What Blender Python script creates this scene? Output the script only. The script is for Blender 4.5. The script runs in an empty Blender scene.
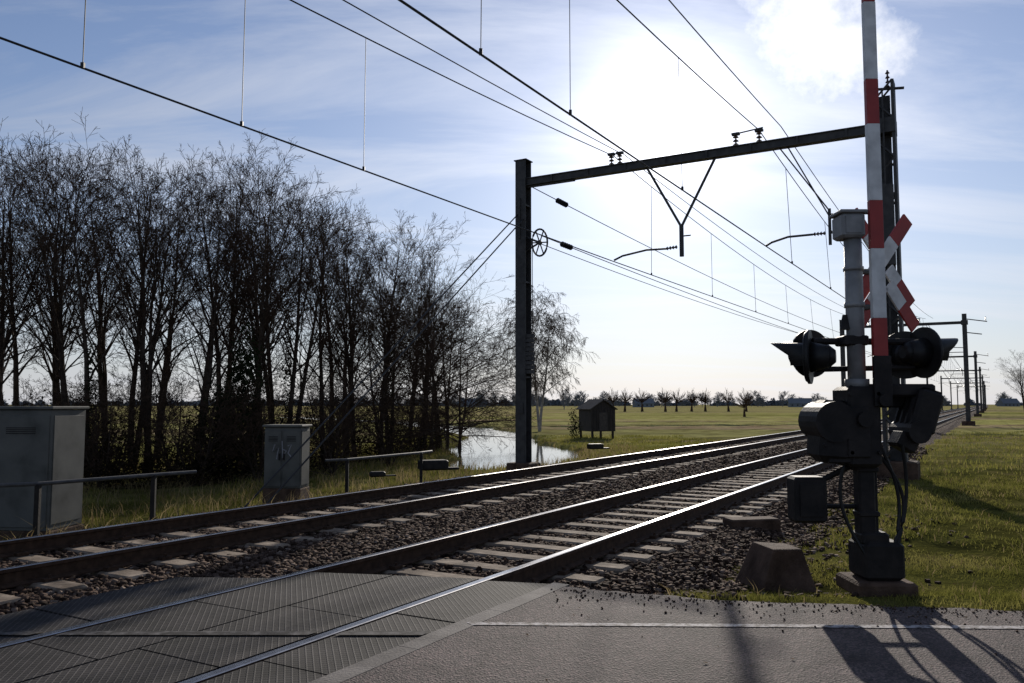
import bpy, math, random
import numpy as np
from mathutils import Vector, Matrix
random.seed(7); rng=np.random.default_rng(7)
sc=bpy.context.scene
C=math.cos(math.radians(30)); S=math.sin(math.radians(30))
def T(u,v,z=0.0):            # railway frame (lateral, along) -> world
    return Vector((u*C+v*S, -u*S+v*C, z))
# ------------------------------------------------------------ materials
def newmat(name):
    m=bpy.data.materials.new(name); m.use_nodes=True
    nt=m.node_tree; return m,nt,nt.nodes['Principled BSDF']
def N(nt,t,**k):
    n=nt.nodes.new(t)
    for a,b in k.items(): setattr(n,a,b)
    return n
def ramp(nt,stops):
    r=N(nt,'ShaderNodeValToRGB'); e=r.color_ramp.elements
    while len(e)<len(stops): e.new(0.5)
    for i,(p,c) in enumerate(stops):
        e[i].position=p; e[i].color=(c[0],c[1],c[2],1)
    return r
def mat(name,stops,scale=5,rough=0.8,metal=0.0,bump=0.0,bscale=None,detail=6,spec=0.4,coords='Object',vscale=(1,1,1)):
    m,nt,b=newmat(name)
    tc=N(nt,'ShaderNodeTexCoord'); mp=N(nt,'ShaderNodeMapping'); mp.inputs['Scale'].default_value=vscale
    nt.links.new(tc.outputs[coords],mp.inputs[0])
    n=N(nt,'ShaderNodeTexNoise'); n.inputs['Scale'].default_value=scale; n.inputs['Detail'].default_value=detail
    nt.links.new(mp.outputs[0],n.inputs['Vector'])
    r=ramp(nt,stops); nt.links.new(n.outputs['Fac'],r.inputs[0]); nt.links.new(r.outputs[0],b.inputs['Base Color'])
    b.inputs['Roughness'].default_value=rough; b.inputs['Metallic'].default_value=metal
    b.inputs['Specular IOR Level'].default_value=spec
    if bump>0:
        n2=N(nt,'ShaderNodeTexNoise'); n2.inputs['Scale'].default_value=bscale or scale*4; n2.inputs['Detail'].default_value=4
        nt.links.new(mp.outputs[0],n2.inputs['Vector'])
        bp=N(nt,'ShaderNodeBump'); bp.inputs['Strength'].default_value=bump; bp.inputs['Distance'].default_value=0.02
        nt.links.new(n2.outputs['Fac'],bp.inputs['Height']); nt.links.new(bp.outputs[0],b.inputs['Normal'])
    return m
def leafmat(name,stops,scale=1.5,trans=0.5,tcol=None,detail=5):
    m,nt,b=newmat(name)
    tc=N(nt,'ShaderNodeTexCoord'); n=N(nt,'ShaderNodeTexNoise'); n.inputs['Scale'].default_value=scale; n.inputs['Detail'].default_value=detail
    nt.links.new(tc.outputs['Object'],n.inputs['Vector'])
    r=ramp(nt,stops); nt.links.new(n.outputs['Fac'],r.inputs[0])
    d=N(nt,'ShaderNodeBsdfDiffuse'); t=N(nt,'ShaderNodeBsdfTranslucent'); mx=N(nt,'ShaderNodeMixShader'); mx.inputs[0].default_value=trans
    nt.links.new(r.outputs[0],d.inputs[0]); nt.links.new(r.outputs[0],t.inputs[0])
    nt.links.new(d.outputs[0],mx.inputs[1]); nt.links.new(t.outputs[0],mx.inputs[2])
    nt.links.new(mx.outputs[0],nt.nodes['Material Output'].inputs[0]); return m

M_steel=mat('galvanised_steel',[(0.3,(.045,.044,.044)),(0.7,(.09,.088,.088))],8,.65,.2,.1)
M_mast=mat('mast_steel',[(0.3,(.032,.031,.031)),(0.7,(.065,.062,.06))],6,.65,.2,.1)
M_dark=mat('dark_painted_metal',[(0.3,(.008,.007,.007)),(0.7,(.024,.020,.018))],9,.6,.0,.15,spec=.2)
M_black=mat('black_plastic',[(0.3,(.006,.006,.006)),(0.7,(.014,.014,.014))],9,.5,spec=.3)
M_postgrey=mat('post_grey_paint',[(0.3,(.14,.14,.14)),(0.7,(.25,.25,.245))],7,.5,0,.05)
M_white=mat('white_reflective',[(0.25,(.38,.38,.37)),(0.6,(.64,.64,.62))],7,.5)
M_red=mat('red_reflective',[(0.25,(.22,.022,.02)),(0.7,(.34,.033,.028))],7,.5)
M_wire=mat('wire_copper_dark',[(0.3,(.02,.02,.022)),(0.7,(.035,.033,.032))],3,.6,.2)
M_insul=mat('insulator_brown',[(0.3,(.05,.03,.025)),(0.7,(.1,.06,.05))],9,.3)
M_rust=mat('rail_rust',[(0.3,(.032,.018,.011)),(0.7,(.075,.043,.027))],14,.85,.1,.2,spec=.2)
M_railtop=mat('rail_head',[(0.3,(.36,.34,.33)),(0.7,(.55,.53,.51))],10,.22,.95)
M_sleeper=mat('sleeper_concrete',[(0.3,(.085,.062,.045)),(0.5,(.20,.155,.115)),(0.75,(.36,.29,.22))],5,.9,0,.4,spec=.1,detail=10)
M_concrete=mat('concrete',[(0.3,(.08,.07,.065)),(0.7,(.18,.16,.145))],5,.85,0,.3,60,spec=.2)
M_concred=mat('weathered_concrete',[(0.3,(.042,.026,.018)),(0.7,(.115,.074,.053))],5,.9,0,.6,40,spec=.1,detail=9)
M_cab=mat('cabinet_paint',[(0.25,(.050,.050,.045)),(0.5,(.10,.099,.09)),(0.7,(.125,.123,.11))],2.2,.75,0,.05,detail=9,spec=.2)
M_graf=mat('graffiti_paint',[(0.3,(.2,.2,.21)),(0.7,(.3,.3,.32))],3,.6)
M_wood=mat('shed_boards',[(0.3,(.015,.012,.010)),(0.7,(.04,.03,.024))],8,.8,0,.3,vscale=(1,1,.2))
M_roof=mat('roof_sheet',[(0.3,(.04,.034,.03)),(0.7,(.08,.065,.055))],8,.85)
M_bark=mat('bark',[(0.3,(.028,.020,.015)),(0.7,(.072,.053,.040))],6,.9,0,.4,spec=.1)
M_twig=mat('twigs',[(0.3,(.038,.024,.016)),(0.7,(.078,.050,.035))],3,.95,spec=.05)
M_birch=mat('birch_bark',[(0.3,(.14,.125,.11)),(0.7,(.34,.31,.28))],5,.8)
M_wtwig=mat('weeping_twigs',[(0.3,(.07,.05,.035)),(0.7,(.13,.095,.07))],3,.95,spec=.05)
M_hazetwig=mat('haze_tinted_distance',[(0.3,(.13,.145,.17)),(0.7,(.19,.205,.225))],.05,.95,spec=0)  # pale blue-grey: distance haze painted into far tree and farm colour
M_shrub=leafmat('evergreen_leaves',[(0.3,(.008,.012,.006)),(0.7,(.03,.04,.018))],1.5,.25)
M_litter=leafmat('bramble_leaves',[(0.3,(.012,.010,.007)),(0.7,(.04,.029,.016))],1.5,.3)
M_deadleaf=leafmat('dead_leaves',[(0.3,(.05,.03,.015)),(0.7,(.16,.10,.05))],6,.2)
M_grass=leafmat('grass_blades',[(0.3,(.075,.08,.018)),(0.5,(.17,.165,.038)),(0.72,(.31,.27,.09))],.8,.45)
M_drygrass=leafmat('dry_grass_blades',[(0.3,(.15,.11,.05)),(0.7,(.32,.25,.13))],.9,.45)

def ground_mat():
    m,nt,b=newmat('meadow_grass'); L=nt.links
    tc=N(nt,'ShaderNodeTexCoord')
    n1=N(nt,'ShaderNodeTexNoise'); n1.inputs['Scale'].default_value=1.3; n1.inputs['Detail'].default_value=8; L.new(tc.outputs['Object'],n1.inputs['Vector'])
    r1=ramp(nt,[(0.3,(.032,.034,.012)),(0.52,(.09,.09,.025)),(0.72,(.16,.135,.06))]); L.new(n1.outputs['Fac'],r1.inputs[0])
    mp=N(nt,'ShaderNodeMapping'); mp.inputs['Scale'].default_value=(.005,.035,1); mp.inputs['Rotation'].default_value=(0,0,.12); L.new(tc.outputs['Object'],mp.inputs[0])
    n2=N(nt,'ShaderNodeTexNoise'); n2.inputs['Scale'].default_value=1.0; n2.inputs['Detail'].default_value=5; L.new(mp.outputs[0],n2.inputs['Vector'])
    r2=ramp(nt,[(0.34,(.24,.24,.08)),(0.45,(.38,.36,.14)),(0.50,(.33,.25,.17)),(0.55,(.21,.20,.09)),(.62,(.39,.37,.15)),(.7,(.32,.25,.17))]); L.new(n2.outputs['Fac'],r2.inputs[0])
    sx=N(nt,'ShaderNodeSeparateXYZ'); L.new(tc.outputs['Object'],sx.inputs[0])
    mr=N(nt,'ShaderNodeMapRange'); mr.inputs[1].default_value=18; mr.inputs[2].default_value=60; L.new(sx.outputs['Y'],mr.inputs[0])
    mx=N(nt,'ShaderNodeMix',data_type='RGBA'); L.new(mr.outputs[0],mx.inputs[0]); L.new(r1.outputs[0],mx.inputs[6]); L.new(r2.outputs[0],mx.inputs[7])
    n4=N(nt,'ShaderNodeTexNoise'); n4.inputs['Scale'].default_value=.35; n4.inputs['Detail'].default_value=9; n4.inputs['Roughness'].default_value=.7; L.new(tc.outputs['Object'],n4.inputs['Vector'])
    r4=ramp(nt,[(0.35,(.6,.55,.5)),(0.6,(1.1,1.08,1.0))]); L.new(n4.outputs['Fac'],r4.inputs[0])
    ml=N(nt,'ShaderNodeMix',data_type='RGBA',blend_type='MULTIPLY'); ml.inputs[0].default_value=1; L.new(mx.outputs[2],ml.inputs[6]); L.new(r4.outputs[0],ml.inputs[7])
    n3=N(nt,'ShaderNodeTexNoise'); n3.inputs['Scale'].default_value=14; n3.inputs['Detail'].default_value=6; L.new(tc.outputs['Object'],n3.inputs['Vector'])
    bp=N(nt,'ShaderNodeBump'); bp.inputs['Strength'].default_value=.6; bp.inputs['Distance'].default_value=.05; L.new(n3.outputs['Fac'],bp.inputs['Height'])
    d=N(nt,'ShaderNodeBsdfDiffuse'); L.new(ml.outputs[2],d.inputs[0]); L.new(bp.outputs[0],d.inputs['Normal'])
    L.new(d.outputs[0],nt.nodes['Material Output'].inputs[0])
    return m
def asphalt_mat():
    m,nt,b=newmat('asphalt'); L=nt.links
    tc=N(nt,'ShaderNodeTexCoord')
    v=N(nt,'ShaderNodeTexVoronoi'); v.inputs['Scale'].default_value=85; L.new(tc.outputs['Object'],v.inputs['Vector'])
    n=N(nt,'ShaderNodeTexNoise'); n.inputs['Scale'].default_value=1.4; n.inputs['Detail'].default_value=10; n.inputs['Roughness'].default_value=.7; L.new(tc.outputs['Object'],n.inputs['Vector'])
    r=ramp(nt,[(0.3,(.028,.020,.019)),(0.5,(.058,.043,.041)),(0.7,(.095,.072,.068))]); L.new(n.outputs['Fac'],r.inputs[0])
    r2=ramp(nt,[(0.0,(.35,.35,.35)),(0.5,(1,1,1)),(1,(2.6,2.35,2.3))]); L.new(v.outputs['Color'],r2.inputs[0])
    ml=N(nt,'ShaderNodeMix',data_type='RGBA',blend_type='MULTIPLY'); ml.inputs[0].default_value=1; L.new(r.outputs[0],ml.inputs[6]); L.new(r2.outputs[0],ml.inputs[7])
    # fine cracks
    nd=N(nt,'ShaderNodeTexNoise'); nd.inputs['Scale'].default_value=3; L.new(tc.outputs['Object'],nd.inputs['Vector'])
    av=N(nt,'ShaderNodeVectorMath',operation='MULTIPLY_ADD'); L.new(nd.outputs['Color'],av.inputs[0]); av.inputs[1].default_value=(.5,.5,.5); L.new(tc.outputs['Object'],av.inputs[2])
    vc=N(nt,'ShaderNodeTexVoronoi',feature='DISTANCE_TO_EDGE'); vc.inputs['Scale'].default_value=.55; L.new(av.outputs[0],vc.inputs['Vector'])
    rc=ramp(nt,[(0.0,(.45,.42,.4)),(0.006,(1,1,1))]); L.new(vc.outputs['Distance'],rc.inputs[0])
    m2=N(nt,'ShaderNodeMix',data_type='RGBA',blend_type='MULTIPLY'); m2.inputs[0].default_value=1; L.new(ml.outputs[2],m2.inputs[6]); L.new(rc.outputs[0],m2.inputs[7])
    L.new(m2.outputs[2],b.inputs['Base Color']); b.inputs['Roughness'].default_value=.85; b.inputs['Specular IOR Level'].default_value=.25
    bp=N(nt,'ShaderNodeBump'); bp.inputs['Strength'].default_value=1.0; bp.inputs['Distance'].default_value=.006; L.new(v.outputs['Distance'],bp.inputs['Height']); L.new(bp.outputs[0],b.inputs['Normal'])
    return m
def ballast_mat():
    m,nt,b=newmat('ballast_gravel'); L=nt.links
    tc=N(nt,'ShaderNodeTexCoord')
    v=N(nt,'ShaderNodeTexVoronoi'); v.inputs['Scale'].default_value=17; L.new(tc.outputs['Object'],v.inputs['Vector'])
    r=ramp(nt,[(0.0,(.024,.014,.010)),(0.5,(.062,.039,.028)),(1,(.14,.095,.072))]); L.new(v.outputs['Color'],r.inputs[0])
    L.new(r.outputs[0],b.inputs['Base Color']); b.inputs['Roughness'].default_value=.95; b.inputs['Specular IOR Level'].default_value=.05
    bp=N(nt,'ShaderNodeBump'); bp.inputs['Strength'].default_value=1; bp.inputs['Distance'].default_value=.05; bp.invert=True; L.new(v.outputs['Distance'],bp.inputs['Height']); L.new(bp.outputs[0],b.inputs['Normal'])
    return m
def stone_mat():
    m,nt,b=newmat('ballast_stone'); L=nt.links
    g=N(nt,'ShaderNodeNewGeometry')
    r=ramp(nt,[(0.0,(.020,.012,.008)),(0.5,(.058,.037,.027)),(.9,(.105,.072,.054)),(1,(.22,.17,.135))]); L.new(g.outputs['Random Per Island'],r.inputs[0])
    L.new(r.outputs[0],b.inputs['Base Color']); b.inputs['Roughness'].default_value=.95; b.inputs['Specular IOR Level'].default_value=.08
    return m
def panel_mat():
    m,nt,b=newmat('rubber_crossing_panel'); L=nt.links
    tc=N(nt,'ShaderNodeTexCoord'); mp=N(nt,'ShaderNodeMapping'); mp.inputs['Rotation'].default_value=(0,0,math.radians(30+45)); mp.inputs['Scale'].default_value=(26,26,26)
    L.new(tc.outputs['Object'],mp.inputs[0])
    br=N(nt,'ShaderNodeTexBrick'); br.inputs['Scale'].default_value=1.0; br.inputs['Mortar Size'].default_value=.14; br.inputs['Mortar Smooth'].default_value=.6
    br.inputs['Brick Width'].default_value=1.0; br.inputs['Row Height'].default_value=1.0; br.offset=0
    L.new(mp.outputs[0],br.inputs['Vector'])
    n=N(nt,'ShaderNodeTexNoise'); n.inputs['Scale'].default_value=1.8; n.inputs['Detail'].default_value=10; n.inputs['Roughness'].default_value=.75; L.new(tc.outputs['Object'],n.inputs['Vector'])
    r=ramp(nt,[(0.35,(.005,.0045,.0045)),(0.65,(.030,.026,.025))]); L.new(n.outputs['Fac'],r.inputs[0])
    r2=ramp(nt,[(0.35,(.014,.013,.013)),(0.65,(.085,.075,.072))]); L.new(n.outputs['Fac'],r2.inputs[0])
    ml=N(nt,'ShaderNodeMix',data_type='RGBA',blend_type='MIX'); L.new(br.outputs['Fac'],ml.inputs[0]); L.new(r.outputs[0],ml.inputs[6]); L.new(r2.outputs[0],ml.inputs[7])
    L.new(ml.outputs[2],b.inputs['Base Color']); b.inputs['Roughness'].default_value=.8; b.inputs['Specular IOR Level'].default_value=.14
    bp=N(nt,'ShaderNodeBump'); bp.inputs['Strength'].default_value=.7; bp.inputs['Distance'].default_value=.008; L.new(br.outputs['Fac'],bp.inputs['Height']); L.new(bp.outputs[0],b.inputs['Normal'])
    return m
def water_mat():
    m,nt,b=newmat('water'); L=nt.links
    b.inputs['Base Color'].default_value=(.02,.025,.02,1); b.inputs['Roughness'].default_value=.06; b.inputs['Specular IOR Level'].default_value=.8
    tc=N(nt,'ShaderNodeTexCoord'); n=N(nt,'ShaderNodeTexNoise'); n.inputs['Scale'].default_value=2; n.inputs['Detail'].default_value=3; L.new(tc.outputs['Object'],n.inputs['Vector'])
    bp=N(nt,'ShaderNodeBump'); bp.inputs['Strength'].default_value=.12; bp.inputs['Distance'].default_value=.05; L.new(n.outputs['Fac'],bp.inputs['Height']); L.new(bp.outputs[0],b.inputs['Normal'])
    return m
def paint_mat():
    m,nt,b=newmat('worn_road_paint'); L=nt.links
    tc=N(nt,'ShaderNodeTexCoord'); n=N(nt,'ShaderNodeTexNoise'); n.inputs['Scale'].default_value=22; n.inputs['Detail'].default_value=10; n.inputs['Roughness'].default_value=.7; L.new(tc.outputs['Object'],n.inputs['Vector'])
    r=ramp(nt,[(0.44,(.07,.055,.05)),(0.52,(.34,.31,.30)),(.7,(.50,.47,.46))]); L.new(n.outputs['Fac'],r.inputs[0]); L.new(r.outputs[0],b.inputs['Base Color']); b.inputs['Roughness'].default_value=.85
    return m
M_ground=ground_mat(); M_asph=asphalt_mat(); M_ball=ballast_mat(); M_stone=stone_mat(); M_panel=panel_mat(); M_water=water_mat(); M_paint=paint_mat()
M_paintworn=mat('very_worn_paint',[(0.45,(.022,.020,.020)),(0.7,(.13,.12,.115))],14,.85,spec=.15,detail=9)

# ------------------------------------------------------------ mesh builder
class MB:
    def __init__(s): s.v=[];s.f=[];s.m=[]
    def add(s,vs,fs,m=0):
        o=len(s.v); s.v.extend([tuple(x) for x in vs]); s.f.extend([tuple(i+o for i in f) for f in fs]); s.m.extend([m]*len(fs))
    def box(s,c,sz,m=0,R=None,bev=0.0,taper=1.0):
        x,y,z=sz[0]/2,sz[1]/2,sz[2]/2; c=Vector(c)
        if bev<=0:
            vs=[Vector((a*x*(taper if d>0 else 1),b*y*(taper if d>0 else 1),d*z)) for d in(-1,1) for a,b in((-1,-1),(1,-1),(1,1),(-1,1))]
            fs=[(3,2,1,0),(4,5,6,7),(0,1,5,4),(1,2,6,5),(2,3,7,6),(3,0,4,7)]
        else:
            def ring(ix,iy,zz):
                q=bev*.7
                return [Vector((a,b,zz)) for a,b in((-ix+q,-iy),(ix-q,-iy),(ix,-iy+q),(ix,iy-q),(ix-q,iy),(-ix+q,iy),(-ix,iy-q),(-ix,-iy+q))]
            vs=ring(x-bev,y-bev,-z)+ring(x,y,-z+bev)+ring(x*taper,y*taper,z-bev)+ring(x*taper-bev,y*taper-bev,z)
            fs=[tuple(range(7,-1,-1)),tuple(range(24,32))]
            for k in range(3):
                for i in range(8):
                    j=(i+1)%8; fs.append((k*8+i,k*8+j,(k+1)*8+j,(k+1)*8+i))
        if R is not None: vs=[R@q for q in vs]
        s.add([q+c for q in vs],fs,m)
    def tube(s,p0,p1,r0,r1=None,n=8,m=0,caps=True):
        p0=Vector(p0);p1=Vector(p1); r1=r0 if r1 is None else r1
        d=(p1-p0).normalized(); a=d.orthogonal().normalized(); b=d.cross(a)
        vs=[]
        for p,r in((p0,r0),(p1,r1)):
            for i in range(n):
                t=2*math.pi*i/n; vs.append(p+a*math.cos(t)*r+b*math.sin(t)*r)
        fs=[(i,(i+1)%n,n+(i+1)%n,n+i) for i in range(n)]
        if caps: fs+= [tuple(range(n-1,-1,-1)),tuple(range(n,2*n))]
        s.add(vs,fs,m)
    def path(s,pts,r,n=5,m=0):
        pts=[Vector(p) for p in pts]; vs=[]; k=len(pts)
        for i,p in enumerate(pts):
            rr=r[i] if isinstance(r,(list,tuple)) else r
            d=(pts[min(i+1,k-1)]-pts[max(i-1,0)]).normalized()
            up=Vector((0,0,1)) if abs(d.z)<.95 else Vector((1,0,0))
            a=d.cross(up).normalized(); b=a.cross(d)
            for j in range(n):
                t=2*math.pi*j/n; vs.append(p+a*math.cos(t)*rr+b*math.sin(t)*rr)
        fs=[]
        for i in range(k-1):
            for j in range(n):
                q=(j+1)%n; fs.append((i*n+j,i*n+q,(i+1)*n+q,(i+1)*n+j))
        s.add(vs,fs,m)
    def mesh(s,name,mats,smooth=False):
        me=bpy.data.meshes.new(name); me.from_pydata(s.v,[],s.f)
        for x in mats: me.materials.append(x)
        me.polygons.foreach_set('material_index',s.m)
        if smooth: me.polygons.foreach_set('use_smooth',[len(f)==4 for f in s.f])
        me.update(); return me
    def obj(s,name,mats,parent=None,smooth=False):
        return mkobj(name,s.mesh(name,mats,smooth),parent)
def mkobj(name,me,parent=None):
    o=bpy.data.objects.new(name,me); sc.collection.objects.link(o)
    if parent: o.parent=parent
    return o
def empty(name,loc=(0,0,0),rz=0):
    o=bpy.data.objects.new(name,None); o.location=loc; o.rotation_euler=(0,0,rz); o.empty_display_size=.3; sc.collection.objects.link(o); return o
def npmesh(name,V,F,mats,smooth=False):
    me=bpy.data.meshes.new(name); n=F.shape[1]
    me.vertices.add(len(V)); me.vertices.foreach_set('co',V.astype(np.float32).ravel())
    me.loops.add(F.size); me.loops.foreach_set('vertex_index',F.astype(np.int32).ravel())
    me.polygons.add(len(F)); me.polygons.foreach_set('loop_start',np.arange(0,F.size,n,dtype=np.int32)); me.polygons.foreach_set('loop_total',np.full(len(F),n,dtype=np.int32))
    if smooth: me.polygons.foreach_set('use_smooth',np.ones(len(F),dtype=bool))
    for x in mats: me.materials.append(x)
    me.update(calc_edges=True); me.validate(); return me

# ------------------------------------------------------------ terrain
river=np.array([(-40,150,2.),(-14,108,1.8),(-4.2,78,2.4),(-1.6,67,1.6),(-.8,56,1.6),(-.6,47,2.1),(.3,41,2.5),(.2,35.5,2.0),(-.4,31.5,1.2)])
ditch=np.array([(-1.5,84,1.0),(8,86,1.0),(40,95,1.0)])
def sst(x): x=np.clip(x,0,1); return x*x*(3-2*x)
def pathd(x,y,P):
    best=np.full(x.shape,1e9)
    for a,b in zip(P[:-1],P[1:]):
        dx,dy=b[0]-a[0],b[1]-a[1]; t=np.clip(((x-a[0])*dx+(y-a[1])*dy)/(dx*dx+dy*dy),0,1)
        d=np.hypot(x-a[0]-t*dx,y-a[1]-t*dy)-(a[2]+t*(b[2]-a[2])); best=np.minimum(best,d)
    return best
def zf(x,y):
    x=np.asarray(x,float); y=np.asarray(y,float)
    u=x*C-y*S; v=x*S+y*C
    nz=.03*np.sin(x*1.3+.5*y)+.025*np.sin(y*1.7-x*.8)+.02*np.sin(x*3.1+1)*np.sin(y*2.7)
    far=sst((np.abs(u+6)-25)/60)
    z=np.where(u<-6,-.45-.3*sst((-10.3-u)/2.5)-.13*sst((-13-u)/5),-.45+.15*sst((u+3.0)/1.0)-.35*sst((u-4)/12))
    mid=(u>-10.3)&(u<-2.6)
    z=z+nz*np.where(mid,0,1)*(1-.5*far)
    z=z-far*.03
    w=sst((7.6-y)/1.4)*sst((u+3.4)/.8); z=z*(1-w)-.03*w
    w=sst((6.5-y)/1.4)*sst((-9.6-u)/.8); z=z*(1-w)-.03*w
    dr=np.minimum(pathd(x,y,river),pathd(x,y,ditch)); dr=dr+.35*np.sin(x*.9+y*.6)+.2*np.sin(y*1.9)
    w=sst((1.3-dr)/1.3); z=z*(1-w)-1.5*w
    return z
def axis(dense_lo,dense_hi,step,lo,hi,g=1.12):
    a=list(np.arange(dense_lo,dense_hi+step/2,step)); s=step; x=dense_hi
    while x<hi: s*=g; x+=s; a.append(min(x,hi))
    s=step; x=dense_lo; b=[]
    while x>lo: s*=g; x-=s; b.append(max(x,lo))
    return np.array(b[::-1]+a)
ax=axis(-24,26,.4,-3500,3500); ay=axis(2,112,.5,-60,3500)
X,Y=np.meshgrid(ax,ay); Z=zf(X,Y); nx,ny=len(ax),len(ay)
V=np.stack([X.ravel(),Y.ravel(),Z.ravel()],1)
i=np.arange(nx-1); j=np.arange(ny-1); I,J=np.meshgrid(i,j); b0=(J*nx+I).ravel()
F=np.stack([b0,b0+1,b0+nx+1,b0+nx],1)
mkobj('ground',npmesh('ground',V,F,[M_ground],True))
mb=MB(); mb.add([(-60,29,-1.02),(60,29,-1.02),(60,170,-1.02),(-60,170,-1.02)],[(0,1,2,3)]); mb.obj('water',[M_water])

mb=MB(); prof=[(-11.3,-.8),(-10.2,-.22),(-9.4,-.2),(-3.4,-.2),(-2.7,-.23),(-1.7,-.5)]
vs=[];vv=[-40,0,10,20,40,80,160,320,640,1200]
for v in vv: vs+= [T(u,v,z) for u,z in prof]
k=len(prof); fs=[(a*k+b,a*k+b+1,(a+1)*k+b+1,(a+1)*k+b) for a in range(len(vv)-1) for b in range(k-1)]
mb.add(vs,fs); mb.obj('ballast_bed',[M_ball])

TR=(-4.37,-8.2); 
def rocks(c,size):
    n=len(size)
    o=np.array([(x,y,z) for z in(-1,1) for x,y in((-1,-1),(1,-1),(1,1),(-1,1))],float)*.8
    P=o[None]*rng.uniform(.55,1.15,(n,8,3))*size[:,None,None]
    P[:,:,2]*=.75
    a=rng.uniform(0,6.28,n); b=rng.uniform(-.6,.6,n)
    ca,sa,cb,sb=np.cos(a)[:,None],np.sin(a)[:,None],np.cos(b)[:,None],np.sin(b)[:,None]
    y=P[:,:,1]*cb-P[:,:,2]*sb; z=P[:,:,1]*sb+P[:,:,2]*cb; x=P[:,:,0]
    P=np.stack([x*ca-y*sa,x*sa+y*ca,z],2)+c[:,None]
    f=np.array([(3,2,1,0),(4,5,6,7),(0,1,5,4),(1,2,6,5),(2,3,7,6),(3,0,4,7)])
    F=(f[None]+(np.arange(n)*8)[:,None,None]).reshape(-1,4)
    return P.reshape(-1,3),F
def stones():
    us=[];vs_=[]
    for (v0,v1,den) in((2.5,12,620),(12,22,280),(22,36,90)):
        n=int((v1-v0)*9.0*den); u=rng.uniform(-11,-2.0,n); v=rng.uniform(v0,v1,n); us.append(u);vs_.append(v)
    n=700; us.append(-2.3+np.abs(rng.normal(0,.7,n))); vs_.append(rng.uniform(6,14,n))
    u=np.concatenate(us);v=np.concatenate(vs_)
    keep=~((u>-6.0)&(v<5.0)) & ~((u>-5.1)&(v<5.9)) & ~((u<-5.8)&(v<2.9)) & ~((u>-3.0)&(u*-S+v*C<6.35))
    for c,st in((TR[0],5.85),(TR[1],2.05)):
        ph=((v-st)/.6)%1.0; on=(np.abs(u-c)<1.27)&((ph<.22)|(ph>.78)); keep&=~(on&(rng.random(len(u))>.10))
        for s_ in(-.75,.75): keep&=~(np.abs(u-(c+s_))<.09)
    u=u[keep];v=v[keep]; n=len(u)
    zz=np.interp(u,[p[0] for p in prof],[p[1] for p in prof])
    size=rng.uniform(.018,.036,n)*(1+.25*(v>12)+.5*(v>22))
    zz=np.maximum(zz,zf(u*C+v*S,-u*S+v*C))+size*rng.uniform(-.2,.6,n)
    c=np.stack([u*C+v*S,-u*S+v*C,zz],1)
    P,F=rocks(c,size)
    mkobj('ballast_stones',npmesh('ballast_stones',P,F,[M_stone]))
    # grit swept to the road edge
    n=900; x=rng.uniform(.3,7,n); e=np.interp(x,[.3,1.5,3.57,12],[6.5,6.12,5.82,5.6]); y=e-np.abs(rng.exponential(.16,n)); s=rng.uniform(.003,.009,n)
    P,F=rocks(np.stack([x,y,.002+s*.4],1),s); mkobj('road_grit',npmesh('road_grit',P,F,[M_stone]))
stones()

rp=[(-.07,-.16),(.07,-.16),(.07,-.15),(.012,-.13),(.012,-.045),(.035,-.035),(.035,-.004),(.028,0),(-.028,0),(-.035,-.004),(-.035,-.035),(-.012,-.045),(-.012,-.13),(-.07,-.15)]
for c,st in((TR[0],5.85),(TR[1],2.05)):
    par=empty('railway_track')
    for kx,s_ in enumerate((-.75,.75)):
        mb=MB(); n=len(rp); vv=[-40,0,5,10,20,50,150,500,1200]; vs=[]
        for v in vv: vs+=[T(c+s_+a,v,z) for a,z in rp]
        for a in range(len(vv)-1):
            for b in range(n):
                q=(b+1)%n; mm=1 if b in(6,7,8) else 0
                mb.f.append((a*n+b,a*n+q,(a+1)*n+q,(a+1)*n+b)); mb.m.append(mm)
        mb.v=[tuple(x) for x in vs]; mb.obj('rail_%d'%(kx+1),[M_rust,M_railtop],par)
    mb=MB(); fx=MB(); R=Matrix.Rotation(math.radians(-30),3,'Z')
    v=st
    while v<160:
        mb.box(T(c,v+random.uniform(-.02,.02),-.258+random.uniform(-.008,.006)),(2.55+random.uniform(-.04,.04),.25,.19),0,Matrix.Rotation(math.radians(-30+random.uniform(-.9,.9)),3,'Z'),.02 if v<20 else 0)
        if v<35:
            for s_ in(-.75,.75):
                for e in(-.11,.11):
                    fx.box(T(c+s_+e,v,-.145),(.07,.12,.035),0,R)
                    fx.tube(T(c+s_+e,v,-.14),T(c+s_+e,v,-.10),.015,n=6)
        v+=.6
    mb.obj('sleepers',[M_sleeper],par); fx.obj('rail_clips',[M_rust],par)

par=empty('level_crossing_deck')
def slab(mb,u0,u1,v0,v1a,v1b,zt=-.006,th=.16):
    zt+=random.uniform(-.003,.002) if th==.16 else 0
    q=[T(u0,v0,zt),T(u1,v0,zt),T(u1,v1b,zt),T(u0,v1a,zt)]
    lo=[Vector((p.x,p.y,zt-th)) for p in q]
    mb.add(q+lo,[(0,1,2,3),(7,6,5,4),(0,4,5,1),(1,5,6,2),(2,6,7,3),(3,7,4,0)])
mb=MB()
def deck(u0,u1,vend_a,vend_b,vstart=-9,step=1.2,us=None):
    v=min(vend_a,vend_b)-step
    slab(mb,u0,u1,v+.010,vend_a,vend_b)
    while v>vstart:
        slab(mb,u0,u1,v-step+.010,v-.004,v-.004); v-=step
deck(-5.87,-5.17,4.64,5.0); deck(-5.06,-4.385,5.35,5.6); deck(-4.37,-3.69,5.6,5.85); deck(-3.57,-3.08,5.8,5.95)
deck(-7.38,-5.89,2.9,2.9)
deck(-8.89,-7.51,1.9,1.9); deck(-9.7,-9.02,1.9,1.9)
mb.obj('rubber_panels',[M_panel],par)
mb=MB(); 
v=5.98
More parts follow.
